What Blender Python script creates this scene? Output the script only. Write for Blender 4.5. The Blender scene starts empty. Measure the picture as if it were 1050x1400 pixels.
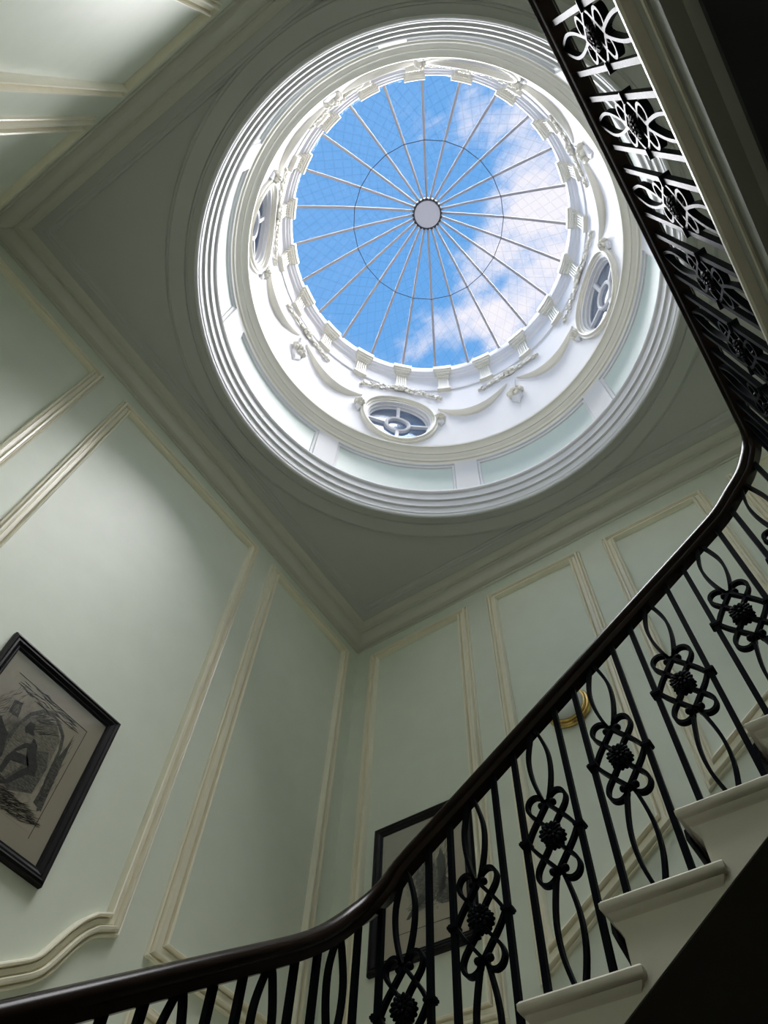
import bpy, bmesh, math, random
from mathutils import Vector, Matrix
R_ = math.radians
PI = math.pi
random.seed(7)
sc = bpy.context.scene
COL = sc.collection
Z0 = 1.086                      # eye height above the hall floor; scene heights below are given from eye level

# ------------------------------------------------------------------ camera
cam = bpy.data.cameras.new('camera'); camo = bpy.data.objects.new('camera', cam); COL.objects.link(camo)
CR = ((0.82417, 0.56493, 0.04001), (-0.48106, 0.73558, -0.47697), (-0.29888, 0.37386, 0.87801))
ax = Vector(CR[0]).normalized(); az = -Vector(CR[2]).normalized(); ay = az.cross(ax)
M = Matrix((ax, ay, az)).transposed().to_4x4(); M.translation = (0, 0, Z0)
camo.matrix_world = M
cam.sensor_fit = 'HORIZONTAL'; cam.sensor_width = 36; cam.lens = 1001.155 / 1050 * 36
cam.clip_start = 0.01; cam.clip_end = 200
sc.camera = camo

# ------------------------------------------------------------------ view, sky, sun
sc.view_settings.view_transform = 'Standard'; sc.view_settings.look = 'None'
sc.view_settings.exposure = 0.63; sc.view_settings.gamma = 1.0; sc.view_settings.use_curve_mapping = False
sc.cycles.max_bounces = 12; sc.cycles.diffuse_bounces = 8; sc.cycles.glossy_bounces = 4
sc.cycles.transparent_max_bounces = 16; sc.cycles.sample_clamp_indirect = 8.0
sc.cycles.use_denoising = True; sc.cycles.caustics_reflective = False; sc.cycles.blur_glossy = 1.0

w = bpy.data.worlds.new('sky'); sc.world = w; w.use_nodes = True
nt = w.node_tree; nt.nodes.clear(); N = nt.nodes.new; L = nt.links.new
out = N('ShaderNodeOutputWorld'); bg = N('ShaderNodeBackground'); L(bg.outputs[0], out.inputs[0])
tc = N('ShaderNodeTexCoord')
n1 = N('ShaderNodeTexNoise'); n1.inputs['Scale'].default_value = 7.0; n1.inputs['Detail'].default_value = 9; n1.inputs['Roughness'].default_value = .62
mp = N('ShaderNodeMapping'); mp.inputs['Location'].default_value = (3.1, 1.7, 0.4); mp.inputs['Scale'].default_value = (1.0, 1.5, 1.0)
L(tc.outputs['Generated'], mp.inputs[0]); L(mp.outputs[0], n1.inputs['Vector'])
dt = N('ShaderNodeVectorMath'); dt.operation = 'DOT_PRODUCT'; dt.inputs[1].default_value = (.75, .66, 0)
L(tc.outputs['Generated'], dt.inputs[0])
ad = N('ShaderNodeMath'); ad.operation = 'MULTIPLY_ADD'; ad.inputs[1].default_value = 1.2
L(dt.outputs['Value'], ad.inputs[0]); L(n1.outputs['Fac'], ad.inputs[2])
cr = N('ShaderNodeValToRGB'); cr.color_ramp.elements[0].position = .57; cr.color_ramp.elements[1].position = .84
cr.color_ramp.interpolation = 'EASE'
L(ad.outputs[0], cr.inputs[0])
mx = N('ShaderNodeMix'); mx.data_type = 'RGBA'
mx.inputs[6].default_value = (.150, .410, .830, 1); mx.inputs[7].default_value = (.97, .93, .98, 1)
L(cr.outputs[0], mx.inputs[0]); L(mx.outputs[2], bg.inputs[0])
bg.inputs[1].default_value = 0.665

sun = bpy.data.lights.new('sun', 'SUN'); suno = bpy.data.objects.new('sun', sun); COL.objects.link(suno)
sun.energy = 13.8; sun.angle = R_(64); sun.color = (1.0, .985, .975)       # sun through thin cloud, spread widened further as added fill for the walls
SE, SA = R_(75), R_(84)
sd = Vector((math.cos(SE) * math.cos(SA), math.cos(SE) * math.sin(SA), math.sin(SE)))
suno.rotation_euler = sd.to_track_quat('Z', 'Y').to_euler()
suno.location = sd * 20

# ------------------------------------------------------------------ materials
def s2l(c):
    return tuple(((v / 255) / 12.92 if v / 255 <= .04045 else ((v / 255 + .055) / 1.055) ** 2.4) for v in c)
def mat(name, rgb, rough=.5, metal=0, var=.06, scale=6, bump=.0, bscale=60, spec=.5, coat=0):
    m = bpy.data.materials.new(name); m.use_nodes = True
    t = m.node_tree; b = t.nodes['Principled BSDF']
    b.inputs['Roughness'].default_value = rough; b.inputs['Metallic'].default_value = metal
    b.inputs['Specular IOR Level'].default_value = spec; b.inputs['Coat Weight'].default_value = coat
    c = t.nodes.new('ShaderNodeTexCoord'); n = t.nodes.new('ShaderNodeTexNoise')
    n.inputs['Scale'].default_value = scale; n.inputs['Detail'].default_value = 5
    t.links.new(c.outputs['Object'], n.inputs['Vector'])
    x = t.nodes.new('ShaderNodeMix'); x.data_type = 'RGBA'
    x.inputs[6].default_value = (*[v * (1 - var) for v in rgb], 1); x.inputs[7].default_value = (*[min(1, v * (1 + var)) for v in rgb], 1)
    t.links.new(n.outputs['Fac'], x.inputs[0]); t.links.new(x.outputs[2], b.inputs['Base Color'])
    if bump:
        n2 = t.nodes.new('ShaderNodeTexNoise'); n2.inputs['Scale'].default_value = bscale; n2.inputs['Detail'].default_value = 3
        t.links.new(c.outputs['Object'], n2.inputs['Vector'])
        bp = t.nodes.new('ShaderNodeBump'); bp.inputs['Strength'].default_value = bump; bp.inputs['Distance'].default_value = .01
        t.links.new(n2.outputs['Fac'], bp.inputs['Height']); t.links.new(bp.outputs[0], b.inputs['Normal'])
    return m
MT = dict(
    wall=mat('sage_wall_paint', (.70, .745, .645), .45, bump=.05, bscale=25),
    trim=mat('cream_gloss_paint', (.85, .81, .665), .30, var=.05, scale=14),
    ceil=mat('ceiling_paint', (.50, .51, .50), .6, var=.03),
    cornice=mat('cornice_paint', (.60, .60, .53), .5, var=.03),  # creamy tone, lightened beyond the ceiling to imitate the light it catches
    drum=mat('white_plaster', (.72, .72, .745), .6, var=.02),
    cream=mat('cream_plaster', (.76, .735, .65), .5, var=.03),
    green=mat('pale_green_panel', (.62, .715, .675), .45, var=.03),
    iron=mat('black_iron_paint', (.005, .006, .008), .36, var=.2, scale=40, bump=.06, bscale=120, spec=.018),
    wood=mat('dark_polished_wood', (.017, .0105, .0075), .26, var=.35, scale=8, spec=.09),
    step=mat('step_paint', (.60, .57, .48), .35, var=.06, scale=10, bump=.08, bscale=30),
    soffit=mat('shade_toned_soffit', (.030, .024, .018), .6, var=.1),  # near-black colour stands in for shade on the plaster undersides
    gsoffit=mat('shade_toned_gallery_soffit', (.030, .034, .036), .5, var=.1),  # shade beneath the gallery put into the colour
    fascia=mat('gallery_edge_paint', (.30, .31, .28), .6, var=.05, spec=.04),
    carpet=mat('black_carpet', (.010, .010, .012), .95, var=.3, scale=80, bump=.4, bscale=300),
    floor=mat('dark_floor', (.07, .05, .035), .4, var=.3, scale=4),
    frame=mat('black_picture_frame', (.006, .005, .006), .4, var=.2, scale=30, spec=.18),
    paper=mat('aged_print_paper', (.60, .53, .42), .75, var=.08, scale=5),
    brass=mat('brass', (.62, .44, .16), .25, metal=1, var=.1, scale=20),
    bowl=mat('white_glass_bowl', (.62, .66, .66), .12, var=.02, spec=.6),
    bar=mat('skylight_bar_paint', (.42, .385, .37), .5, var=.05),
    hub=mat('skylight_hub_paint', (.47, .46, .48), .6, var=.03),
    dark=mat('dark_metal', (.03, .035, .045), .4, var=.1),
)
def glass_mat(name, tint, wire=0.0, gl=.06):
    m = bpy.data.materials.new(name); m.use_nodes = True
    t = m.node_tree; t.nodes.clear(); n = t.nodes.new; l = t.links.new
    o = n('ShaderNodeOutputMaterial'); tr = n('ShaderNodeBsdfTransparent'); tr.inputs[0].default_value = (*tint, 1)
    g = n('ShaderNodeBsdfGlossy'); g.inputs['Roughness'].default_value = .05
    lw = n('ShaderNodeFresnel'); lw.inputs[0].default_value = 1.35
    ml = n('ShaderNodeMath'); ml.operation = 'MULTIPLY'; ml.inputs[1].default_value = gl; l(lw.outputs[0], ml.inputs[0])
    mix = n('ShaderNodeMixShader'); l(ml.outputs[0], mix.inputs[0]); l(tr.outputs[0], mix.inputs[1]); l(g.outputs[0], mix.inputs[2])
    last = mix
    if wire:                      # square wire mesh cast into the glass
        c = n('ShaderNodeTexCoord'); mp = n('ShaderNodeMapping'); mp.inputs['Rotation'].default_value = (0, 0, R_(33))
        l(c.outputs['Object'], mp.inputs[0]); sp = n('ShaderNodeSeparateXYZ'); l(mp.outputs[0], sp.inputs[0])
        fs = []
        for k in (0, 1):
            a = n('ShaderNodeMath'); a.operation = 'MULTIPLY'; a.inputs[1].default_value = 1 / .085; l(sp.outputs[k], a.inputs[0])
            f = n('ShaderNodeMath'); f.operation = 'FRACT'; l(a.outputs[0], f.inputs[0])
            q = n('ShaderNodeMath'); q.operation = 'LESS_THAN'; q.inputs[1].default_value = .10; l(f.outputs[0], q.inputs[0]); fs.append(q)
        mxm = n('ShaderNodeMath'); mxm.operation = 'MAXIMUM'; l(fs[0].outputs[0], mxm.inputs[0]); l(fs[1].outputs[0], mxm.inputs[1])
        s = n('ShaderNodeMath'); s.operation = 'MULTIPLY'; s.inputs[1].default_value = wire; l(mxm.outputs[0], s.inputs[0])
        df = n('ShaderNodeBsdfDiffuse'); df.inputs[0].default_value = (.05, .10, .17, 1)
        m2 = n('ShaderNodeMixShader'); l(s.outputs[0], m2.inputs[0]); l(mix.outputs[0], m2.inputs[1]); l(df.outputs[0], m2.inputs[2]); last = m2
    l(last.outputs[0], o.inputs[0])
    return m
def hatch(name, dark, light, ang):
    m = bpy.data.materials.new(name); m.use_nodes = True
    t = m.node_tree; n = t.nodes.new; l = t.links.new; b = t.nodes['Principled BSDF']; b.inputs['Roughness'].default_value = .75
    c = n('ShaderNodeTexCoord'); mp = n('ShaderNodeMapping'); mp.inputs['Rotation'].default_value = (ang, ang, 0); mp.inputs['Scale'].default_value = (60, 60, 340); l(c.outputs['Object'], mp.inputs[0])
    z = n('ShaderNodeTexNoise'); z.inputs['Scale'].default_value = 1.0; z.inputs['Detail'].default_value = 4; l(mp.outputs[0], z.inputs['Vector'])
    r = n('ShaderNodeValToRGB'); r.color_ramp.elements[0].position = .36; r.color_ramp.elements[0].color = (*dark, 1)
    r.color_ramp.elements[1].position = .66; r.color_ramp.elements[1].color = (*light, 1); l(z.outputs['Fac'], r.inputs[0]); l(r.outputs[0], b.inputs['Base Color'])
    return m
MT['ink'] = hatch('dark_print_ink', (.018, .018, .018), (.075, .072, .066), .6)
MT['ink2'] = hatch('mid_print_ink', (.035, .034, .032), (.26, .24, .20), -.5)
MT['ink3'] = hatch('pale_print_ink', (.13, .12, .10), (.42, .38, .30), .3)
MT['skyglass'] = glass_mat('wired_skylight_glass', (.985, .99, 1.0), wire=.045, gl=.04)
MT['winglass'] = glass_mat('oval_window_glass', (.52, .58, .66), gl=.6)
MT['picglass'] = glass_mat('picture_glass', (.97, .97, .97), gl=.55)

# ------------------------------------------------------------------ mesh helpers
class MB:
    def __init__(s): s.v = []; s.f = []
    def add(s, vs, fs):
        o = len(s.v); s.v += [tuple(p) for p in vs]; s.f += [tuple(i + o for i in f) for f in fs]
    def box(s, x0, x1, y0, y1, z0, z1):
        s.add([(x, y, z) for z in (z0, z1) for y in (y0, y1) for x in (x0, x1)],
              [(0, 2, 3, 1), (4, 5, 7, 6), (0, 1, 5, 4), (2, 6, 7, 3), (0, 4, 6, 2), (1, 3, 7, 5)])
    def loops(s, rings, closed=True, cap=True, loop=False):
        n = len(rings[0]); vs = [p for r in rings for p in r]; fs = []
        m = len(rings)
        for i in range(m if loop else m - 1):
            for j in range(n if closed else n - 1):
                a, b = i * n + j, i * n + (j + 1) % n; c, d = ((i + 1) % m) * n + (j + 1) % n, ((i + 1) % m) * n + j
                fs.append((a, b, c, d))
        if cap and not loop and closed:
            fs.append(tuple(range(n))[::-1]); fs.append(tuple((m - 1) * n + j for j in range(n)))
        s.add(vs, fs)
    def prism(s, pts, axis, a, b):                # polygon in the plane normal to axis, extruded from a to b
        def P(p, t):
            return (t, p[0], p[1]) if axis == 'x' else (p[0], t, p[1]) if axis == 'y' else (p[0], p[1], t)
        s.loops([[P(p, a) for p in pts], [P(p, b) for p in pts]])
    def lathe(s, prof, n=128, a0=0, a1=2 * PI, closedprof=True):
        full = abs(a1 - a0 - 2 * PI) < 1e-6
        k = n if full else n + 1
        rings = [[(r * math.cos(a0 + (a1 - a0) * i / n), r * math.sin(a0 + (a1 - a0) * i / n), z) for r, z in prof] for i in range(k)]
        s.loops(rings, closed=closedprof, cap=not full, loop=full)
    def sweep(s, path, prof, closedpath=False, up=Vector((0, 0, 1))):
        P = [Vector(p) for p in path]; rings = []
        n = len(P)
        for i in range(n):
            a = P[(i - 1) % n] if (i > 0 or closedpath) else P[0]; b = P[(i + 1) % n] if (i < n - 1 or closedpath) else P[-1]
            t = (b - a).normalized(); lat = t.cross(up)
            if lat.length < 1e-4: lat = Vector((1, 0, 0))
            lat.normalize(); u = lat.cross(t).normalized()
            rings.append([P[i] + lat * q[0] + u * q[1] for q in prof])
        s.loops(rings, loop=closedpath)
    def ell(s, c, r, nu=8, nv=6, rot=None):
        c = Vector(c); vs = []; fs = []
        def T(p):
            p = Vector(p)
            if rot: p = rot @ p
            return c + p
        vs.append(T((0, 0, r[2])))
        for i in range(1, nv):
            th = PI * i / nv
            for j in range(nu):
                ph = 2 * PI * j / nu
                vs.append(T((r[0] * math.sin(th) * math.cos(ph), r[1] * math.sin(th) * math.sin(ph), r[2] * math.cos(th))))
        vs.append(T((0, 0, -r[2])))
        for j in range(nu):
            fs.append((0, 1 + j, 1 + (j + 1) % nu))
            for i in range(nv - 2):
                a = 1 + i * nu
                fs.append((a + j, a + nu + j, a + nu + (j + 1) % nu, a + (j + 1) % nu))
            a = 1 + (nv - 2) * nu
            fs.append((a + j, len(vs) - 1, a + (j + 1) % nu))
        s.add(vs, fs)
    def frame(s, poly, prof, mp):                 # mitred moulding round a closed polygon; prof = (inset, height)
        n = len(poly); area = sum(poly[i][0] * poly[(i + 1) % n][1] - poly[(i + 1) % n][0] * poly[i][1] for i in range(n))
        if area < 0: poly = poly[::-1]
        rings = []
        for i in range(n):
            p0, p, p1 = Vector(poly[i - 1]), Vector(poly[i]), Vector(poly[(i + 1) % n])
            d0, d1 = (p - p0).normalized(), (p1 - p).normalized()
            n0, n1 = Vector((-d0.y, d0.x)), Vector((-d1.y, d1.x))
            b = (n0 + n1); b = b / max(.2, b.dot(n0))
            rings.append([mp(p.x + b.x * q[0], p.y + b.y * q[0], q[1]) for q in prof])
        s.loops(rings, loop=True)
    def mesh(s, name, material, sharp=35):
        me = bpy.data.meshes.new(name); me.from_pydata(s.v, [], s.f); me.update()
        bm = bmesh.new(); bm.from_mesh(me); bmesh.ops.recalc_face_normals(bm, faces=bm.faces); bm.to_mesh(me); bm.free()
        for p in me.polygons: p.use_smooth = True
        me.set_sharp_from_angle(angle=R_(sharp))
        me.materials.append(MT[material] if isinstance(material, str) else material)
        return me
    def build(s, name, material, parent=None, loc=(0, 0, 0), rz=0, sharp=35):
        return place(name, s.mesh(name, material, sharp), parent, loc, rz)
def place(name, me, parent=None, loc=(0, 0, 0), rz=0):
    o = bpy.data.objects.new(name, me); COL.objects.link(o)
    o.parent = parent
    o.location = (loc[0], loc[1], loc[2] + (0 if parent else Z0)); o.rotation_euler = (0, 0, rz)
    return o
def empty(name, loc): return place(name, None, None, loc)
def struct(o, label, cat):
    o['kind'] = 'structure'; o['label'] = label; o['category'] = cat; return o
def tag(o, label, cat, group=None):
    o['label'] = label; o['category'] = cat
    if group: o['group'] = group
    return o
def catmull(pts, n=8):
    P = [Vector(p) for p in pts]; o = []
    for i in range(len(P) - 1):
        a, b, c, d = P[max(0, i - 1)], P[i], P[i + 1], P[min(len(P) - 1, i + 2)]
        for k in range(n):
            t = k / n
            o.append(.5 * ((2 * b) + (c - a) * t + (2 * a - 5 * b + 4 * c - d) * t * t + (3 * b - a - 3 * c + d) * t ** 3))
    o.append(P[-1]); return o

# ------------------------------------------------------------------ room shell
XB, XD, YA, YC = -2.558, 1.608, -1.013, 3.014
ZF, ZC = -Z0, 4.965
T = .22
def wallbox(name, label, *b):
    m = MB(); m.box(*b); return struct(m.build(name, 'wall'), label, 'wall')
wall_left = wallbox('wall_left', 'sage green wall with tall cream panel mouldings and hanging print', XB - T, XB, YA - T, YC + T, ZF, ZC + .18)
wall_back = wallbox('wall_back', 'sage green panelled wall behind the rising stair flight', XB, XD, YC, YC + T, ZF, ZC + .18)
wall_front = wallbox('wall_front', 'sage green panelled wall catching bright light from the dome', XB, XD, YA - T, YA, ZF, ZC + .18)
wall_right = wallbox('wall_right', 'sage green wall behind the gallery landing', XD, XD + T, YA - T, YC + T, ZF, ZC + .18)
m = MB(); m.box(XB, XD, YA, YC, ZF - .2, ZF); struct(m.build('floor', 'floor'), 'dark floor of the stair hall', 'floor')

# cream panel mouldings on the walls
TP = [(0, 0), (0, .016), (.004, .020), (.009, .018), (.010, .006), (.016, .006), (.017, .024), (.022, .033), (.032, .035), (.036, .028), (.037, .010), (.043, .010), (.044, .017), (.062, .019),
      (.063, .008), (.068, .008), (.069, .034), (.074, .040), (.080, .038), (.085, .026), (.085, 0)]
mapB = lambda u, v, h: (XB + h, u, v)
mapC = lambda u, v, h: (u, YC - h, v)
mapA = lambda u, v, h: (u, YA + h, v)
mapD = lambda u, v, h: (XD - h, u, v)
def panel(parent, poly, mp):
    m = MB(); m.frame(poly, TP, mp); return m.build('panel_moulding', 'trim', parent, sharp=28)
def rect(a, b, c, d): return [(a, c), (b, c), (b, d), (a, d)]
ZT = 4.635
# wall B: the lower edge of the middle panel follows the stairs, then swings up in an ogee
og = [(1.728, 1.702), (1.685, 1.688), (1.640, 1.656), (1.602, 1.614), (1.569, 1.562), (1.536, 1.498), (1.503, 1.440), (1.470, 1.403), (1.430, 1.372), (1.360, 1.325)]
og = [og[0]] + [(p.x, p.y) for p in catmull([(a, b, 0) for a, b in og[2:]], 4)]
panel(wall_left, rect(-.885, .12, .35, ZT - .03), mapB)
panel(wall_left, og + [(.30, 1.325 - .70 * 1.06), (.30, ZT - .035), (1.728, ZT + .01)], mapB)
panel(wall_left, rect(1.885, 2.885, 1.71, ZT + .01), mapB)
panel(wall_left, rect(1.885, 2.885, .95, 1.555), mapB)
panel(wall_back, rect(-2.415, -1.508, 1.70, ZT - .01), mapC)
panel(wall_back, rect(-2.415, -1.508, .95, 1.545), mapC)
panel(wall_back, [(-1.341, 1.780), (-.563, 1.780 + .778 * .655), (-.563, ZT - .03), (-1.341, ZT - .015)], mapC)
panel(wall_back, [(-.387, 2.365), (.368, 2.365 + .755 * .655), (.368, ZT - .05), (-.387, ZT - .04)], mapC)
panel(wall_back, rect(.55, 1.46, 2.30, ZT - .05), mapC)
panel(wall_front, rect(-2.42, -1.49, .5, 4.585), mapA)
panel(wall_front, rect(-1.312, -.562, .5, 4.582), mapA)
panel(wall_front, rect(-.385, .365, .5, 4.58), mapA)
panel(wall_front, rect(.55, 1.46, 2.30, 4.58), mapA)
panel(wall_right, rect(-.8, .9, 2.30, 4.58), mapD)
panel(wall_right, rect(1.1, 2.8, 2.30, 4.58), mapD)

# ceiling with the round opening
CX, CY = -.505, 1.0
RO = 1.60
angs = sorted(set([2 * PI * i / 160 for i in range(160)] + [math.atan2(y - CY, x - CX) % (2 * PI) for x in (XB, XD) for y in (YA, YC)]))
def edge_pt(a):
    dx, dy = math.cos(a), math.sin(a); ts = []
    if abs(dx) > 1e-9: ts.append(((XD if dx > 0 else XB) - CX) / dx)
    if abs(dy) > 1e-9: ts.append(((YC if dy > 0 else YA) - CY) / dy)
    t = min(ts); return CX + dx * t, CY + dy * t
m = MB(); rings = []
for a in angs:
    ix, iy = CX + RO * math.cos(a), CY + RO * math.sin(a); ex, ey = edge_pt(a)
    rings.append([(ix, iy, ZC), (ex, ey, ZC), (ex, ey, ZC + .18), (ix, iy, ZC + .18)])
m.loops(rings, loop=True)
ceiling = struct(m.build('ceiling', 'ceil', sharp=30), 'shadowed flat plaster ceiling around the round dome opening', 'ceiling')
mapK = lambda u, v, h: (u, v, ZC - h)
room = [(XB, YA), (XD, YA), (XD, YC), (XB, YC)]
m = MB(); m.frame(room, [(0, .207), (.008, .209), (.014, .204), (.014, .194), (.006, .190), (.018, .188), (.046, .178), (.072, .152), (.086, .116), (.088, .100), (.078, .096), (.104, .096), (.106, .078),
                         (.120, .074), (.136, .062), (.150, .046), (.152, .036), (.152, 0), (0, 0)], mapK)
m.build('cornice', 'cornice', ceiling, sharp=25)
m = MB(); m.frame(room, [(.14, .0), (.14, .040), (.205, .040), (.212, .030), (.222, .030), (.232, .014), (.240, .010), (.244, 0)], mapK)
m.build('border_moulding', 'ceil', ceiling, sharp=25)
m = MB(); m.lathe([(1.585, ZC + .01), (1.585, ZC - .038), (1.650, ZC - .038), (1.656, ZC - .028), (1.668, ZC - .028), (1.674, ZC - .040), (1.775, ZC - .040),
                   (1.782, ZC - .030), (1.795, ZC - .026), (1.806, ZC - .012), (1.810, ZC + .01)], 160)
m.build('ring_moulding', 'ceil', ceiling, loc=(CX, CY, 0), sharp=25)

# ------------------------------------------------------------------ drum
ROUT = 1.78
ZU0, ZU1, RU = 5.95, 7.52, 1.50           # upper wall of the drum
WZ, WA, WB = 6.61, .305, .465             # oval windows: centre height, half width, half height
def cyl(u, z, r): return (r * math.cos(u / RU), r * math.sin(u / RU), z)
m = MB()
for q in range(4):
    base = R_(45 + 90 * q); H = RU * PI / 4; NA = 96
    def pts(frac):
        o = []
        for i in range(NA):
            t = 2 * PI * i / NA; c, s_ = math.cos(t), math.sin(t)
            eu, ev = WA * c, WB * s_
            dx, dy = c * .75, s_ * .75
            k = min((H / abs(dx)) if abs(dx) > 1e-9 else 1e9, ((ZU1 - WZ) / dy if dy > 1e-9 else (ZU0 - WZ) / dy if dy < -1e-9 else 1e9))
            o.append((eu + (dx * k - eu) * frac, ev + (dy * k - ev) * frac))
        return o
    fr = [0, .12, .25, .4, .55, .7, .85, 1]
    P = lambda u, v, r: cyl(u + base * RU, WZ + v, r)
    rings = [[P(u, v, ROUT) for u, v in pts(f)] for f in fr[::-1]] + [[P(u, v, RU) for u, v in pts(f)] for f in fr]
    m.loops(rings, cap=False)
wall_drum = struct(m.build('wall_drum', 'drum', loc=(CX, CY, 0), sharp=40), 'round white plaster drum of the dome with swags and oval windows', 'wall')
AX = wall_drum
def lathe_part(name, material, prof, n=160, sharp=25):
    m = MB(); m.lathe(prof, n); return m.build(name, material, AX, sharp=sharp)
lathe_part('rim_moulding', 'drum', [(1.60, 4.90), (1.585, 4.895), (1.578, 4.905), (1.578, 4.925), (1.572, 4.935), (1.572, 5.005), (1.556, 5.010), (1.556, 5.090), (1.540, 5.095),
                                    (1.540, 5.175), (1.526, 5.185), (1.520, 5.20), (1.526, 5.215), (1.540, 5.222), (1.544, 5.262), (1.60, 5.262)])
lathe_part('drum_base', 'drum', [(1.592, 5.0), (1.592, 5.97), (ROUT, 5.97), (ROUT, 5.0)])
lathe_part('drum_cornice', 'cream', [(1.60, 5.770), (1.552, 5.770), (1.548, 5.806), (1.536, 5.812), (1.530, 5.838), (1.512, 5.858), (1.506, 5.872), (1.498, 5.874), (1.490, 5.898), (1.470, 5.922),
                                     (1.455, 5.930), (1.452, 5.950), (1.458, 5.958), (1.47, 5.966), (1.50, 5.972), (1.52, 5.972), (1.60, 5.96)])
lathe_part('frieze', 'drum', [(1.50, 7.50), (1.488, 7.505), (1.484, 7.52), (1.488, 7.535), (1.50, 7.54), (1.50, 7.86), (1.49, 7.875), (1.475, 7.885), (1.47, 7.93), (1.455, 7.945), (1.448, 7.985),
                              (1.436, 7.995), (1.432, 8.06), (1.436, 8.09), (1.46, 8.10), (ROUT, 8.10), (ROUT, 7.50)])
# green panels between white piers
mpn, mfr, mpier = MB(), MB(), MB()
ha = R_(19.6)
mpn.lathe([(1.580, 5.268), (1.580, 5.776), (1.592, 5.776), (1.592, 5.268)], 24, -ha, ha)
arc = [1.58 * (-ha + 2 * ha * i / 24) for i in range(25)]
mapP = lambda u, v, h: ((1.58 - h) * math.cos(u / 1.58), (1.58 - h) * math.sin(u / 1.58), v)
mfr.frame([(u, 5.262) for u in arc] + [(u, 5.776) for u in arc[::-1]], [(0, 0), (0, .03), (.016, .030), (.022, .016), (.040, .012), (.044, 0)], mapP)
mpier.lathe([(1.550, 5.262), (1.550, 5.776), (1.592, 5.776), (1.592, 5.262)], 6, R_(22.5 - 2.9), R_(22.5 + 2.9))
me1, me2, me3 = mpn.mesh('drum_panel', 'green'), mfr.mesh('panel_frame', 'drum', 25), mpier.mesh('pier', 'drum')
for k in range(8):
    p = place('drum_panel', me1, AX, rz=R_(45 * k)); place('panel_frame', me2, p); place('pier', me3, AX, rz=R_(45 * k))
    if k == 0: pass
# twenty fluted brackets under the skylight
def cb(m, u0, u1, z0, z1, r0, r1, ref=1.45):     # block curved with the drum: tangential range, heights, inner and outer radius
    a0, a1 = u0 / ref, u1 / ref
    m.lathe([(r0, z0), (r0, z1), (r1, z1), (r1, z0)], 4, a0, a1)
m = MB()
cb(m, -.072, .072, 7.475, 7.505, 1.455, 1.51); cb(m, -.066, .066, 7.505, 7.54, 1.462, 1.51)
cb(m, -.058, .058, 7.54, 7.85, 1.478, 1.51)
for j in range(5):
    u = -.046 + .023 * j; cb(m, u - .007, u + .007, 7.545, 7.84, 1.464, 1.49)
cb(m, -.064, .064, 7.845, 7.87, 1.452, 1.50)
for j in range(6):
    u = -.055 + .022 * j; cb(m, u - .007, u + .007, 7.870, 7.895, 1.440, 1.49)
cb(m, -.078, .078, 7.895, 7.935, 1.432, 1.49); cb(m, -.090, .090, 7.935, 7.985, 1.418, 1.48); cb(m, -.103, .103, 7.985, 8.075, 1.400, 1.46)
mbr = m.mesh('bracket', 'cream')
for k in range(20): place('bracket', mbr, AX, rz=R_(9 + 18 * k))

# ornament: local coordinates u (along the wall), z, w (towards the axis), centred at angle 0
def O(u, z, w): return ((RU - w) * math.cos(u / RU), (RU - w) * math.sin(u / RU), z)
def leaf(m, u, z, w, lu, lz, tilt, th=.018):
    a = u / RU
    rot = Matrix.Rotation(a, 3, 'Z') @ Matrix.Rotation(tilt, 3, 'X')
    m.ell(O(u, z, w), (th, lu, lz), 6, 5, rot)
def spray(half, zc, drop, n):
    m = MB(); rnd = random.Random(3)
    path = []
    for i in range(25):
        t = -1 + 2 * i / 24; path.append(O(half * RU * t, zc - drop * t * t, .010))
    m.sweep(path, [(.006 * math.cos(k * PI / 3), .006 * math.sin(k * PI / 3)) for k in range(6)])
    for i in range(n):
        t = -1 + 2 * (i + .5) / n; u = half * RU * t; z = zc - drop * t * t; sz = .027 + .019 * (1 - abs(t))
        for k in range(5):
            a = 2 * PI * k / 5 + rnd.uniform(0, 1.2)
            leaf(m, u + sz * math.cos(a), z + sz * math.sin(a), .014 + rnd.uniform(0, .016), sz * .75, sz * .48, a, .012)
        leaf(m, u, z, .030, sz * .4, sz * .4, 0, .012)
    for k in range(7):
        a = k * PI / 3; s_ = 0 if k == 6 else .034
        leaf(m, s_ * math.cos(a), zc + .01 + s_ * math.sin(a), .03, .026, .018, a, .026)
    return m.mesh('leaf_spray', 'cream', 60)
def swag(u0, z0, u1, z1, sag, wd):
    m = MB(); rings = []; n = 26
    for i in range(n + 1):
        t = i / n; u = u0 + (u1 - u0) * t; z = z0 + (z1 - z0) * t - sag * 4 * t * (1 - t)
        e = max(0, math.sin(PI * t)) ** .9; hw = .017 + wd * e; ring = []
        for k in range(11):
            q = -1 + k / 5; ring.append(O(u, z + q * hw, .006 + (.012 + .030 * e) * max(0, 1 - q * q) + .012 * e * abs(math.sin(q * 5))))
        ring += [O(u, z + hw, -.002), O(u, z - hw, -.002)]
        rings.append(ring)
    m.loops(rings); return m
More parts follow.
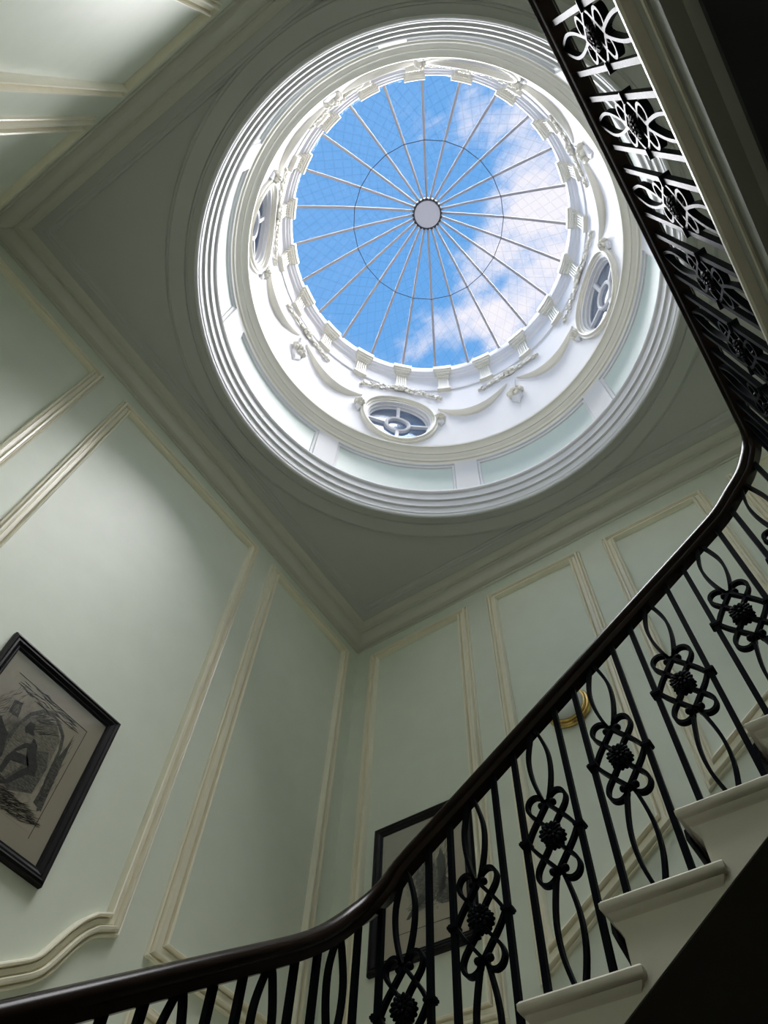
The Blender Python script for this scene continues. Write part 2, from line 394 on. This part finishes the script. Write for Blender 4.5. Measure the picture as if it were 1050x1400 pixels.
def cluster(r, tipz, sw, n=6):
    m = MB()
    for k in range(n):
        a = 2 * PI * k / n + .3; m.ell(O(r * math.cos(a), r * math.sin(a), .030), (.034, r * .52, r * .52), 8, 6)
    m.ell(O(0, 0, .046), (.040, r * .5, r * .5), 8, 6)
    for k in range(n):
        a = 2 * PI * (k + .5) / n + .3; m.ell(O(r * .62 * math.cos(a), r * .62 * math.sin(a), .05), (.028, r * .3, r * .3), 6, 5)
    c = m.mesh('flower_cluster', 'cream', 60)
    m = MB(); out_ = [(-sw, -r * .5), (sw, -r * .5), (sw * 1.0, tipz * .55), (sw * .45, tipz * .75), (0, tipz), (-sw * .45, tipz * .75), (-sw, tipz * .55)]
    m.loops([[O(u, z, -.002) for u, z in out_], [O(u, z, .016) for u, z in out_], [O(u * .7, z * .88, .028) for u, z in out_]])
    return c, m.mesh('pendant_shield', 'drum', 30)
sp_w, sp_c = spray(R_(17), 7.455, .24, 10), spray(R_(13.5), 7.345, .10, 8)
cl_c, sh_c = cluster(.062, -.27, .055); cl_w, sh_w = cluster(.040, -.17, .035)
sw_a = swag(RU * R_(2.2), 7.11, RU * R_(30.0), 6.96, .29, .044).mesh('swag', 'cream', 50)
sw_b = swag(-RU * R_(2.2), 7.11, -RU * R_(30.0), 6.96, .29, .044).mesh('swag', 'cream', 50)
m = MB()
for s_ in (-1, 1):
    m.sweep([O(s_ * .03, 7.10, .008), O(s_ * .018, 7.0, .012), O(s_ * .010, 6.88, .014), O(s_ * .012, 6.80, .012)], [(-.012, -.005), (.012, -.005), (.012, .005), (-.012, .005)])
rib_c = m.mesh('ribbon', 'drum')
for k in range(4):
    a = R_(90 * k)
    p = place('flower_cluster', cl_c, AX, (0, 0, 0), a); p.location.z = 6.73
    q = place('pendant_shield', sh_c, p); place('ribbon', rib_c, AX, rz=a)
    place('leaf_spray', sp_c, AX, rz=a); place('swag', sw_a, AX, rz=a); place('swag', sw_b, AX, rz=a)
    b = a + R_(45)
    place('leaf_spray', sp_w, AX, rz=b)
    for s_ in (-1, 1):
        p = place('flower_cluster', cl_w, AX, (0, 0, 6.67), b + s_ * R_(15.6)); place('pendant_shield', sh_w, p)

# oval windows of the drum
def ellipse(a, b, n=64): return [(a * math.cos(2 * PI * i / n), b * math.sin(2 * PI * i / n)) for i in range(n)]
mapO = lambda u, v, h: O(u, v, h)
m = MB(); m.frame(ellipse(WA + .085, WB + .095), [(0, -.01), (0, .022), (.016, .026), (.018, .040), (.026, .046), (.038, .044), (.042, .030), (.044, .016), (.060, .014), (.062, .002), (.078, -.002), (.082, -.02), (.092, -.03)], mapO)
mo1 = m.mesh('surround_moulding', 'cream', 25)
m = MB(); m.frame(ellipse(WA + .004, WB + .004), [(0, -.03), (.022, -.03), (.022, -.055), (.034, -.06), (.034, -.10), (0, -.10)], mapO)
mo2 = m.mesh('window_frame', 'drum', 25)
m = MB(); m.frame(ellipse(.125, .170, 40), [(0, -.04), (0, -.08), (.032, -.08), (.032, -.04), (.016, -.03)], mapO)
mo3 = m.mesh('glazing_ring', 'drum', 25)
bars = []
for k in range(4):
    a = k * PI / 2; m = MB()
    e0 = .10 if k % 2 == 0 else .15; e1 = WA - .02 if k % 2 == 0 else WB - .02
    sg = 1 if k < 2 else -1; hw = .016
    R0 = rect(sg * e0, sg * e1, -hw, hw) if k % 2 == 0 else rect(-hw, hw, sg * e0, sg * e1)
    m.loops([[O(u, v, -.04) for u, v in R0], [O(u, v, -.08) for u, v in R0]]); bars.append(m.mesh('glazing_bar', 'drum'))
m = MB(); E1 = ellipse(WA, WB, 48)
m.loops([[O(u * f, v * f, -.066) for u, v in E1] for f in (1, .75, .5, .25, .02)] + [[O(u * f, v * f, -.071) for u, v in E1] for f in (.02, .25, .5, .75, 1)], cap=False)
mgl = m.mesh('pane', 'winglass', 60)
for k in range(4):
    a = R_(45 + 90 * k)
    o = place('window_%d' % (k + 1), mo2, None, (CX, CY, WZ), a)
    struct(o, 'oval window set in the white dome drum beneath a leaf spray', 'window')
    o['group'] = 'oval windows of the dome drum'
    place('surround_moulding', mo1, o); place('glazing_ring', mo3, o)
    for b in bars: place('glazing_bar', b, o)
    place('pane', mgl, o)

# ------------------------------------------------------------------ glazed skylight
sky = tag(empty('dome_skylight', (CX, CY, 8.10)), 'conical glass skylight with radiating bars and round grey hub over the drum', 'skylight')
RS, RH, ZR = 1.462, .185, 1.85
def sz(r): s = (RS - r) / (RS - RH); return .015 + ZR * s + .12 * 4 * s * (1 - s)
m = MB(); m.lathe([(1.44, .0), (1.44, .05), (1.50, .06), (1.56, .02), (1.56, 0)], 120); m.build('base_ring', 'bar', sky)
rs = [RS - (RS - RH + .01) * i / 14 for i in range(15)]
m = MB(); rings = []
for r in rs:
    z = sz(r); rings.append([(r, -.013, z + .02), (r, -.013, z - .010), (r, -.004, z - .012), (r, -.004, z - .036), (r, .004, z - .036), (r, .004, z - .012), (r, .013, z - .010), (r, .013, z + .02)])
m.loops(rings); mb_ = m.mesh('glazing_bar', 'bar', 30)
m = MB(); g = R_(7.5); rings = []
for r in rs:
    z = sz(r); h_ = r * math.tan(g) - .004; rings.append([(r, -h_, z), (r, h_, z), (r, h_, z + .006), (r, -h_, z + .006)])
m.loops(rings); mp_ = m.mesh('pane', 'skyglass', 30)
for k in range(24):
    place('glazing_bar', mb_, sky, rz=R_(15 * k)); place('pane', mp_, sky, rz=R_(15 * k + 7.5))
zh = sz(RH)
m = MB(); m.lathe([(.001, zh - .05), (.158, zh - .05), (.164, zh - .03), (.164, zh + .06), (.001, zh + .09)], 48); hub = m.build('hub', 'hub', sky)
m = MB(); m.lathe([(.164, zh - .035), (.176, zh - .045), (.190, zh - .035), (.190, zh + .05), (.164, zh + .05)], 48); m.build('hub_rim', 'dark', hub)
m = MB(); m.ell((0, 0, 0), (.010, .010, .010), 6, 4); mbo = m.mesh('bolt', 'hub', 60)
for k in range(24): place('bolt', mbo, hub, (.181 * math.cos(R_(15 * k + 7.5)), .181 * math.sin(R_(15 * k + 7.5)), zh - .040))
m = MB(); rr = .865
m.sweep([(rr * math.cos(R_(15 * k)), rr * math.sin(R_(15 * k)), sz(rr) - .05) for k in range(24)], [(.004 * math.cos(t * PI / 2), .004 * math.sin(t * PI / 2)) for t in range(4)], True)
m.build('tie_ring', 'dark', sky)

# ------------------------------------------------------------------ staircase
GO, RI = .2725, .1795
XT, ZT0 = -.888, 1.066                 # tip and height of the reference step
YE = 1.82                              # open end of the rising flight
ZL = ZT0 - 2 * RI                      # quarter landing
XE = -1.365                            # open end of the lower flight
stair = tag(empty('staircase', (-1.3, 1.9, ZF)), 'pale painted staircase with moulded tread ends turning round the well', 'staircase')
SB = Vector((1.3, -1.9, -ZF))
NP = [(.006, 0), (.0, -.007), (.0, -.022), (.005, -.030), (.012, -.033), (.014, -.040), (.022, -.048), (.026, -.054)]
def tread(x0, x1, y0, y1, z, flip=False):         # nosing moulded on the front, the open end and the back return
    m = MB(); rings = []
    for i, dz in NP:
        P = [(x0 + i, y0 + i), (x1 - i, y0 + i), (x1 - i, y1), (x0 + i, y1)]
        if flip: P = [(XE - (p[1] - YE), p[0]) for p in P]
        rings.append([(p[0], p[1], z + dz) for p in P])
    m.loops(rings); return m
zs = lambda x: 1.026 + .6587 * (x + .527)
YI = YE + .026
for k in range(-1, 5):
    x, z = XT + GO * k, ZT0 + RI * k
    tread(x, x + .345, YE, YC, z).build('tread', 'step', stair, SB)
    xr = x + .040
    m = MB(); m.prism([(xr, z - .05), (xr + GO, z - .05), (xr + GO, zs(xr + GO)), (xr, zs(xr))], 'y', YI, YC)
    m.build('step_end', 'step', stair, SB)
    m = MB()                                       # scotia under the nosing, along the riser
    m.prism([(xr + .002, z - .05), (xr - .020, z - .05), (xr - .016, z - .062), (xr - .006, z - .080), (xr + .002, z - .105)], 'y', YI, YC)
    m.build('scotia', 'step', stair, SB)
x0, x1 = XT - GO + .040, XT + GO * 5 + .040
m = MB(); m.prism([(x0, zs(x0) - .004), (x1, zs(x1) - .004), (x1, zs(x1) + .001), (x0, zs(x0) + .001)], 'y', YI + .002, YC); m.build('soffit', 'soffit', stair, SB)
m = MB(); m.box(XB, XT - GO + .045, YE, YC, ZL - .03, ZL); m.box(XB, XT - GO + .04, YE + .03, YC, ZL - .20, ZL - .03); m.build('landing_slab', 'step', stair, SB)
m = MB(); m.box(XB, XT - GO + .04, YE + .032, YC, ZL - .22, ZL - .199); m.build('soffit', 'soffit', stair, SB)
for j in range(1, 10):                             # lower flight, rising along the left wall
    y, z = YE - GO * j, ZL - RI * j
    t_ = tread(y, y + .345, YE, YE + (XE - XB), z, True); t_.build('tread', 'step', stair, SB)
    yr = y + .04; zb = lambda q: ZL - .26 + .6587 * (q - YE)
    m = MB(); m.prism([(yr, z - .05), (yr + GO, z - .05), (yr + GO, max(ZF, zb(yr + GO))), (yr, max(ZF, zb(yr)))], 'x', XB, XE - .026)
    m.build('step_end', 'step', stair, SB)

# black carpet runner on the rising flight
m = MB(); pf = []
for k in range(-1, 5):
    x, z = XT + GO * k, ZT0 + RI * k
    pf += [(x + .026, z - RI + .010), (x + .012, z - .115), (x - .004, z - .065), (x - .014, z - .03), (x - .012, z), (x + .004, z + .012), (x + GO + .02, z + .012)]
path_up = pf; path_dn = [(a + .012, b - .008) for a, b in pf][::-1]
m.prism(path_up + path_dn, 'y', YE + .10, YC - .12)
tag(m.build('stair_carpet', 'carpet'), 'black carpet runner laid over the steps of the rising flight', 'carpet')

# ------------------------------------------------------------------ gallery
XG, ZG = XT + 5 * GO, ZT0 + 5 * RI + .012
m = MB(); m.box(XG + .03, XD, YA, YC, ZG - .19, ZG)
gal = struct(m.build('floor_gallery', 'fascia'), 'gallery landing floor with moulded edge and underside darkened as painted shade overhead', 'floor')
m = MB(); m.prism([(XG + .03, ZG), (XG + .006, ZG), (XG, ZG - .007), (XG, ZG - .020), (XG + .006, ZG - .028), (XG + .03, ZG - .030)], 'y', YA, YC); m.build('nosing', 'step', gal)  # paler than the fascia, to imitate dome light along this edge
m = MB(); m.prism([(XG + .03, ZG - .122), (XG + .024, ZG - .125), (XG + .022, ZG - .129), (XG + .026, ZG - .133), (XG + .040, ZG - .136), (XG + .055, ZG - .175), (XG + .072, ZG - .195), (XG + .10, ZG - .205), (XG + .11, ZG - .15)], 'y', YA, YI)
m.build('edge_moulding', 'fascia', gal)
m = MB(); m.prism([(XG + .026, ZG - .120), (XG + .020, ZG - .121), (XG + .017, ZG - .126), (XG + .020, ZG - .131), (XG + .026, ZG - .132)], 'y', YA, YI); m.build('bead', 'step', gal)  # pale strip: highlight of the top-lit edge put into its colour
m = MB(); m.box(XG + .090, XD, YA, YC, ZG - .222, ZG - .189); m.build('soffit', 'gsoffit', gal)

# ------------------------------------------------------------------ balustrades
RPF = [(-.034, -.004), (-.038, .006), (-.036, .018), (-.026, .030), (-.010, .036), (.010, .036), (.026, .030), (.036, .018), (.038, .006), (.034, -.004),
       (.026, -.010), (.028, -.022), (.022, -.034), (-.022, -.034), (-.028, -.022), (-.026, -.010)]
XP0, YP1, XPG = -1.42, 1.87, .526
rl1 = lambda x: 1.992 + .6587 * (x + .72)
rl0 = lambda y: 1.112 + .69 * (y - 1.388)
ZRG = 2.992
ctrl = [(XP0, -.75, rl0(-.75)), (XP0, 0, rl0(0)), (XP0, .7, rl0(.7)), (XP0, 1.2, rl0(1.2)), (XP0, 1.5, rl0(1.5)), (XP0, 1.62, rl0(1.62) + .008), (XP0 + .002, 1.70, 1.352), (XP0 + .010, 1.768, 1.424),
        (XP0 + .035, 1.825, 1.492), (XP0 + .082, 1.860, 1.556), (-1.27, YP1, rl1(-1.27)), (-1.1, YP1, rl1(-1.1)), (-.6, YP1, rl1(-.6)), (-.2, YP1, rl1(-.2)), (.08, YP1, rl1(.08)),
        (.22, YP1, rl1(.22) + .005), (.31, YP1, 2.708), (.39, YP1, 2.792), (.448, YP1, 2.880), (.490, 1.862, 2.945), (.517, 1.835, 2.980), (XPG, 1.79, ZRG), (XPG, 1.74, ZRG)]
rail_pts = catmull(ctrl, 6)
bal = tag(empty('stair_balustrade', (XP0, YP1, ZL)), 'black scrolled iron balustrade with dark handrail climbing the stairs', 'balustrade')
BB = Vector((-XP0, -YP1, -ZL))
m = MB(); m.sweep(rail_pts, RPF); m.build('handrail', 'wood', bal, BB, sharp=40)
gbl = tag(empty('gallery_balustrade', (XPG, .4, ZG)), 'level black scrolled iron balustrade along the overhead gallery edge', 'balustrade')
GB = Vector((-XPG, -.4, -ZG))
m = MB(); m.sweep([(XPG, 1.74, ZRG), (XPG, YA, ZRG)], RPF); m.build('handrail', 'wood', gbl, GB, sharp=40)

def rail_z(x=None, y=None):                        # underside of the stair rail above a point of its plan
    best = None
    for a, b in zip(rail_pts, rail_pts[1:]):
        if x is not None and abs(a.y - YP1) < .02 and a.x <= x <= b.x: t = (x - a.x) / (b.x - a.x); best = a.z + t * (b.z - a.z)
        if y is not None and x is None and a.x < XP0 + .03 and a.y <= y <= b.y: t = (y - a.y) / (b.y - a.y); best = a.z + t * (b.z - a.z)
    return (best if best is not None else rl1(x)) - .026
BW = .0092
SP = [(-.0055, -.0105), (.0055, -.0105), (.0055, .0105), (-.0055, .0105)]
NY = Vector((0, 1, 0))
def strip(m, pts, n=8, prof=SP):                   # flat iron strip bent in the panel plane (local x, z)
    P = catmull([(a, 0, b) for a, b in pts], n)
    rings = []
    for i, p in enumerate(P):
        t = (P[min(len(P) - 1, i + 1)] - P[max(0, i - 1)]).normalized(); lat = NY.cross(t)
        rings.append([p + lat * q[0] + NY * q[1] for q in prof])
    m.loops(rings)
def flower():
    m = MB()
    for s_ in (-1, 1):
        for k in range(14):
            a = 2 * PI * k / 14; rot = Matrix.Rotation(-a, 3, 'Y') @ Matrix.Rotation(s_ * .35, 3, 'Z')
            m.ell((.027 * math.cos(a), s_ * .012, .027 * math.sin(a)), (.0145, .009, .0092), 6, 5, rot)
        for k in range(9):
            a = 2 * PI * (k + .5) / 9; rot = Matrix.Rotation(-a, 3, 'Y') @ Matrix.Rotation(s_ * .6, 3, 'Z')
            m.ell((.015 * math.cos(a), s_ * .019, .015 * math.sin(a)), (.010, .005, .0055), 6, 5, rot)
        m.ell((0, s_ * .019, 0), (.009, .008, .009), 8, 6)
    m.ell((0, 0, 0), (.036, .012, .036), 14, 6)
    return m.mesh('rosette', 'iron', 60)
ROS = flower()
def lobe(sx, sz_):
    m = MB()
    strip(m, [(.0, .0), (sx * .018, sz_ * .038), (sx * .042, sz_ * .070), (sx * .062, sz_ * .098), (sx * .068, sz_ * .124), (sx * .058, sz_ * .147), (sx * .038, sz_ * .155), (sx * .017, sz_ * .145), (sx * .010, sz_ * .128), (sx * .016, sz_ * .114)], 6)
    m.ell((sx * .021, 0, sz_ * .117), (.0115, .013, .0115), 10, 6)
    return m.mesh('heart_scroll', 'iron', 40)
LOB = [lobe(a, b) for a in (-1, 1) for b in (-1, 1)]
def strands(up, dn, hw=.092):                      # two strips: pointed loop, crossing, diamond, crossing, loop
    m = MB(); hz = up - .119; lz = dn - .119
    for s_ in (-1, 1):
        strip(m, [(s_ * .002, up), (s_ * .016, up - hz * .10), (s_ * .037, up - hz * .38), (s_ * .034, up - hz * .66), (s_ * .012, .135), (0, .119), (-s_ * .03, .080), (-s_ * .062, .038), (-s_ * (hw - .010), .003)], 5)
        strip(m, [(-s_ * (hw - .010), -.003), (-s_ * .062, -.038), (-s_ * .03, -.080), (0, -.119), (s_ * .014, -.140), (s_ * .036, -.119 - lz * .40), (s_ * .034, -.119 - lz * .70), (s_ * .010, -dn)], 5)
    return m.mesh('scroll_panel', 'iron', 40)
cm = MB()
for dz, h_, w_ in ((0, .010, .0145), (.0, .004, .0175)): cm.box(-w_, w_, -w_, w_, dz - h_, dz + h_)
COLR = cm.mesh('collar', 'iron')
def barmesh(z0, z1):
    m = MB(); m.box(-BW, BW, -BW, BW, z0, z1); return m.mesh('baluster', 'iron')
def panel_set(parent, off, x, y, rz, zfoot, zc, ztop, zl, zr, hw, mesh=None):
    """scroll panel at (x, y) between two plain bars; zl, zr are the bar tops"""
    c = Vector((x, y, zc)) + off
    o = place('scroll_panel', mesh or strands(ztop - zc, zc - zfoot, hw), parent, c, rz)
    place('rosette', ROS, o)
    for l_ in LOB: place('heart_scroll', l_, o)
    d = Vector((math.cos(rz), math.sin(rz), 0))
    for s_, zt in ((-1, zl), (1, zr)):
        b = place('baluster', barmesh(zfoot - zc, zt - zc), parent, c + d * s_ * hw, rz)
        place('collar', COLR, b)
HW = .0925
for k in range(-2, 5):
    x = -.7245 + GO * k; z = ZT0 + RI * k
    panel_set(bal, BB, x, YP1, 0, z, z + .460, rail_z(x), rail_z(x - HW), rail_z(x + HW), HW)
for j in range(9):
    y = 1.732 - .277 * j; zt = rail_z(y=y)
    zfoot = ZL - RI * (j + 1)
    if zfoot < ZF: break
    panel_set(bal, BB, XP0, y, PI / 2, zfoot, zt - .44, zt, rail_z(y=y - HW), rail_z(y=min(y + HW, 1.80)) + (.03 if j == 0 else 0), HW)
gm = strands(ZRG - .028 - (ZG + .490), .490, .089)
for n in range(11):
    y = .390 - .2675 * (n - 5)
    if y - .09 < YA: continue
    panel_set(gbl, GB, XPG, y, PI / 2, ZG, ZG + .490, ZRG - .028, ZRG - .028, ZRG - .028, .089, gm)

# ------------------------------------------------------------------ framed prints
FP = [(0, 0), (0, .020), (.004, .028), (.014, .032), (.022, .028), (.030, .029), (.044, .020), (.050, .020), (.056, .014), (.058, 0)]
def picture(name, label, mp, a, b, c, d, base, right):
    root = tag(empty(name, base), label, 'picture', None)
    off = -Vector(base)
    m = MB(); m.frame(rect(a, b, c, d), FP, mp); m.build('frame', 'frame', root, off, sharp=28)
    def plate(nm, poly, h0, h1, material, par=None):
        m = MB(); m.loops([[mp(u, v, h0) for u, v in poly], [mp(u, v, h1) for u, v in poly]])
        return m.build(nm, material, par or root, off if par is None else (0, 0, 0))
    pap = plate('paper', rect(a + .05, b - .05, c + .05, d - .05), .002, .008, 'paper')
    return root, pap, plate
def engraving_mat(name, cu, cv, su, sv, axis):
    m = bpy.data.materials.new(name); m.use_nodes = True
    t = m.node_tree; n = t.nodes.new; l = t.links.new; b = t.nodes['Principled BSDF']; b.inputs['Roughness'].default_value = .75
    tc = n('ShaderNodeTexCoord'); mp = n('ShaderNodeMapping')
    mp.inputs['Location'].default_value = (-1, -1, -1); mp.inputs['Scale'].default_value = (2, 2, 2); l(tc.outputs['Generated'], mp.inputs[0])
    s = n('ShaderNodeSeparateXYZ'); l(mp.outputs[0], s.inputs[0])
    cb_ = n('ShaderNodeCombineXYZ'); l(s.outputs[0 if axis == 'x' else 1], cb_.inputs[0]); l(s.outputs[2], cb_.inputs[1])
    ln = n('ShaderNodeVectorMath'); ln.operation = 'LENGTH'; l(cb_.outputs[0], ln.inputs[0])
    nz = n('ShaderNodeTexNoise'); nz.inputs['Scale'].default_value = 3.0; nz.inputs['Detail'].default_value = 8; nz.inputs['Roughness'].default_value = .7; l(cb_.outputs[0], nz.inputs['Vector'])
    fine = n('ShaderNodeTexNoise'); fine.inputs['Scale'].default_value = 22; fine.inputs['Detail'].default_value = 6
    mp2 = n('ShaderNodeMapping'); mp2.inputs['Scale'].default_value = (2.2, .5, 1); mp2.inputs['Rotation'].default_value = (0, 0, .7); l(cb_.outputs[0], mp2.inputs[0]); l(mp2.outputs[0], fine.inputs['Vector'])
    a1 = n('ShaderNodeMath'); a1.operation = 'MULTIPLY_ADD'; a1.inputs[1].default_value = 1.5; l(nz.outputs['Fac'], a1.inputs[0])
    su_ = n('ShaderNodeMath'); su_.operation = 'MULTIPLY'; su_.inputs[1].default_value = -.98; l(ln.outputs['Value'], su_.inputs[0]); l(su_.outputs[0], a1.inputs[2])
    a2 = n('ShaderNodeMath'); a2.operation = 'MULTIPLY_ADD'; a2.inputs[1].default_value = .6; l(fine.outputs['Fac'], a2.inputs[0]); l(a1.outputs[0], a2.inputs[2])
    r = n('ShaderNodeValToRGB'); r.color_ramp.elements[0].position = .18; r.color_ramp.elements[0].color = (.60, .53, .42, 1)
    r.color_ramp.elements[1].position = .80; r.color_ramp.elements[1].color = (.055, .055, .052, 1); l(a2.outputs[0], r.inputs[0])
    l(r.outputs[0], b.inputs['Base Color']); return m
# left print: a seated man in a top hat before an arched doorway
a, b, c, d = .677, 1.328, 1.675, 2.503
root, pap, plate = picture('framed_print', 'black framed engraving of a top-hatted man under an arch, on the left wall', mapB, a, b, c, d, (XB, (a + b) / 2, c), 'y')
m = MB(); m.loops([[mapB(u, v, h) for u, v in rect(.775, 1.195, 1.82, 2.34)] for h in (.008, .0084)])
m.build('engraving', engraving_mat('engraved_scene', 0, 0, 1, 1, 'y'), pap)
def poly(nm, pts, material, h=.0087): plate(nm, pts, .008, h, material, pap)
poly('doorway', [(.912, 2.167), (.945, 2.228), (.993, 2.270), (1.063, 2.277), (1.107, 2.229), (1.118, 2.078), (1.114, 1.955), (1.006, 1.929), (.93, 1.96)], 'ink3', .0086)
poly('doorway_shade', [(1.045, 2.12), (1.09, 2.15), (1.118, 2.078), (1.114, 1.955), (1.02, 1.905), (.975, 1.93), (1.01, 2.0)], 'ink2', .0088)
arch = [(.908, 2.08), (.908, 2.16), (.930, 2.24), (.972, 2.295), (1.025, 2.312), (1.073, 2.296), (1.115, 2.262), (1.135, 2.20), (1.145, 2.05), (1.179, 1.919)]
poly('arch', arch + [(p[0] - (.012 if p[0] > 1.03 else -.012), p[1] - .012) for p in arch[::-1]], 'ink2', .0090)
poly('post', [(1.140, 2.173), (1.155, 2.269), (1.185, 1.919), (1.138, 1.930)], 'ink2', .0089)
poly('wall_notice', [(.845, 2.24), (.883, 2.253), (.898, 2.181), (.851, 2.177)], 'ink2', .0089); poly('notice_face', [(.857, 2.228), (.876, 2.235), (.885, 2.193), (.860, 2.190)], 'ink3', .0091)
poly('clerk', [(.790, 2.06), (.815, 2.13), (.837, 2.14), (.860, 2.12), (.899, 2.096), (.929, 2.005), (.914, 1.95), (.80, 1.95)], 'ink', .0090)
for nm, pts in dict(hat=[(.945, 2.17), (.952, 2.205), (.978, 2.212), (.985, 2.182), (.998, 2.172), (.996, 2.160), (.958, 2.150)], torso=[(.985, 2.135), (1.007, 2.155), (1.033, 2.138), (1.053, 2.094), (1.079, 2.067), (1.089, 2.018), (1.061, 2.010), (1.026, 2.050), (1.005, 2.09)],
                    arm=[(.995, 2.131), (.975, 2.099), (.956, 2.06), (.963, 2.050), (.990, 2.090), (1.010, 2.112)], thigh=[(1.019, 2.072), (.955, 2.050), (.943, 2.014), (.945, 1.946), (.964, 1.944), (.968, 2.012), (1.013, 2.030), (1.047, 2.040)],
                    shin=[(1.052, 2.050), (1.020, 2.000), (.992, 1.935), (.955, 1.908), (.960, 1.892), (1.008, 1.925), (1.042, 1.985), (1.066, 2.018)]).items(): poly(nm, pts, 'ink', .0090 + .00005 * len(nm))
poly('face', [(.966, 2.154), (.998, 2.162), (1.006, 2.128), (.980, 2.112)], 'ink3', .0095)
def strokes(mp, spots, seed):                       # engraver's hatching: hundreds of fine strokes
    m = MB(); rn = random.Random(seed)
    for (cu, cv, ru, rv, ang, cnt) in spots:
        for _ in range(cnt):
            q, rr_ = rn.uniform(0, 2 * PI), math.sqrt(rn.random()); u, v = cu + ru * rr_ * math.cos(q), cv + rv * rr_ * math.sin(q)
            a = ang + rn.uniform(-.35, .35); ln = rn.uniform(.010, .034); wd = rn.uniform(.0005, .0011)
            du, dv = math.cos(a) * ln, math.sin(a) * ln; nu, nv = -math.sin(a) * wd, math.cos(a) * wd
            P4 = [(u - du, v - dv), (u - nu, v - nv), (u + du, v + dv), (u + nu, v + nv)]
            m.loops([[mp(x, y, h) for x, y in P4] for h in (.0082, .0098)])
    return m
o = strokes(mapB, [(1.06, 1.868, .13, .035, .4, 170), (.90, 1.90, .10, .05, .1, 90), (.99, 2.33, .16, .035, .1, 70), (1.155, 2.10, .022, .17, 1.45, 60), (.84, 2.20, .05, .12, 1.2, 60), (1.02, 2.24, .06, .05, .8, 40)], 5).build('hatching', 'ink', pap)
o['kind'] = 'stuff'
def lines(rr, segs):
    for (p, q) in segs:
        dx, dy = q[0] - p[0], q[1] - p[1]; L_ = math.hypot(dx, dy); nx, ny = -dy / L_ * .0012, dx / L_ * .0012
        rr('plate_line', [(p[0] + nx, p[1] + ny), (q[0] + nx, q[1] + ny), (q[0] - nx, q[1] - ny), (p[0] - nx, p[1] - ny)], 'ink', .0094)
lines(poly, [((.797, 2.360), (1.198, 2.356)), ((1.198, 2.356), (1.192, 1.802))])
plate('glazing', rect(a + .052, b - .052, c + .052, d - .052), .0118, .0138, 'picglass')
# print on the back wall: figures by a table
a, b, c, d = -2.258, -1.612, 2.075, 2.913
root, pap, plate = picture('framed_print', 'black framed engraving of figures on wide cream paper, behind the stair rail', mapC, a, b, c, d, ((a + b) / 2, YC, c), 'x')
m = MB(); m.loops([[mapC(u, v, h) for u, v in rect(-2.06, -1.745, 2.28, 2.68)] for h in (.008, .0084)])
m.build('engraving', engraving_mat('engraved_figures', 0, 0, 1, 1, 'x'), pap)
for nm, pts, mt in (('coat', [(-1.966, 2.519), (-1.929, 2.572), (-1.881, 2.569), (-1.847, 2.505), (-1.837, 2.415), (-1.869, 2.344), (-1.930, 2.406), (-1.961, 2.459)], 'ink2'),
                    ('head', [(-1.929, 2.62), (-1.889, 2.612), (-1.885, 2.562), (-1.921, 2.566)], 'ink'),
                    ('leg', [(-1.946, 2.418), (-1.907, 2.384), (-1.969, 2.330), (-2.015, 2.298), (-2.034, 2.301), (-2.007, 2.336)], 'ink'),
                    ('table', [(-1.835, 2.486), (-1.775, 2.449), (-1.746, 2.417), (-1.758, 2.312), (-1.817, 2.319), (-1.851, 2.344)], 'ink2'),
                    ('curtain', [(-1.815, 2.636), (-1.786, 2.556), (-1.792, 2.399), (-1.831, 2.358), (-1.841, 2.577)], 'ink')): poly(nm, pts, mt, .0092)
poly('shirt_front', [(-1.915, 2.545), (-1.895, 2.55), (-1.89, 2.46), (-1.91, 2.47)], 'ink3', .0094)
o = strokes(mapC, [(-1.90, 2.36, .12, .05, .3, 110), (-1.80, 2.55, .05, .12, 1.3, 80), (-1.93, 2.50, .08, .10, 1.0, 70)], 9).build('hatching', 'ink', pap)
o['kind'] = 'stuff'
lines(poly, [((-2.093, 2.640), (-2.087, 2.236)), ((-2.087, 2.236), (-1.735, 2.232))])
plate('glazing', rect(a + .052, b - .052, c + .052, d - .052), .0118, .0138, 'picglass')

# ------------------------------------------------------------------ round wall light
wl = tag(empty('wall_light', (-.925, YC, 3.20)), 'round wall light with white glass bowl and ribbed brass rim, unlit', 'light')
def disc(prof, n=48):                                # turned about the axis that leaves the wall
    m = MB(); m.lathe(prof, n)
    m.v = [(p[0], -p[2], p[1]) for p in m.v]; return m
disc([(.001, 0), (.130, 0), (.137, .006), (.137, .014), (.130, .020), (.132, .026), (.128, .034), (.120, .036), (.122, .044), (.115, .050), (.106, .050), (.10, .03), (.001, .03)]).build('brass_rim', 'brass', wl)
disc([(.108, .035), (.107, .050), (.100, .068), (.085, .083), (.060, .093), (.030, .098), (.001, .099), (.001, .035)]).build('glass_bowl', 'bowl', wl, sharp=50)
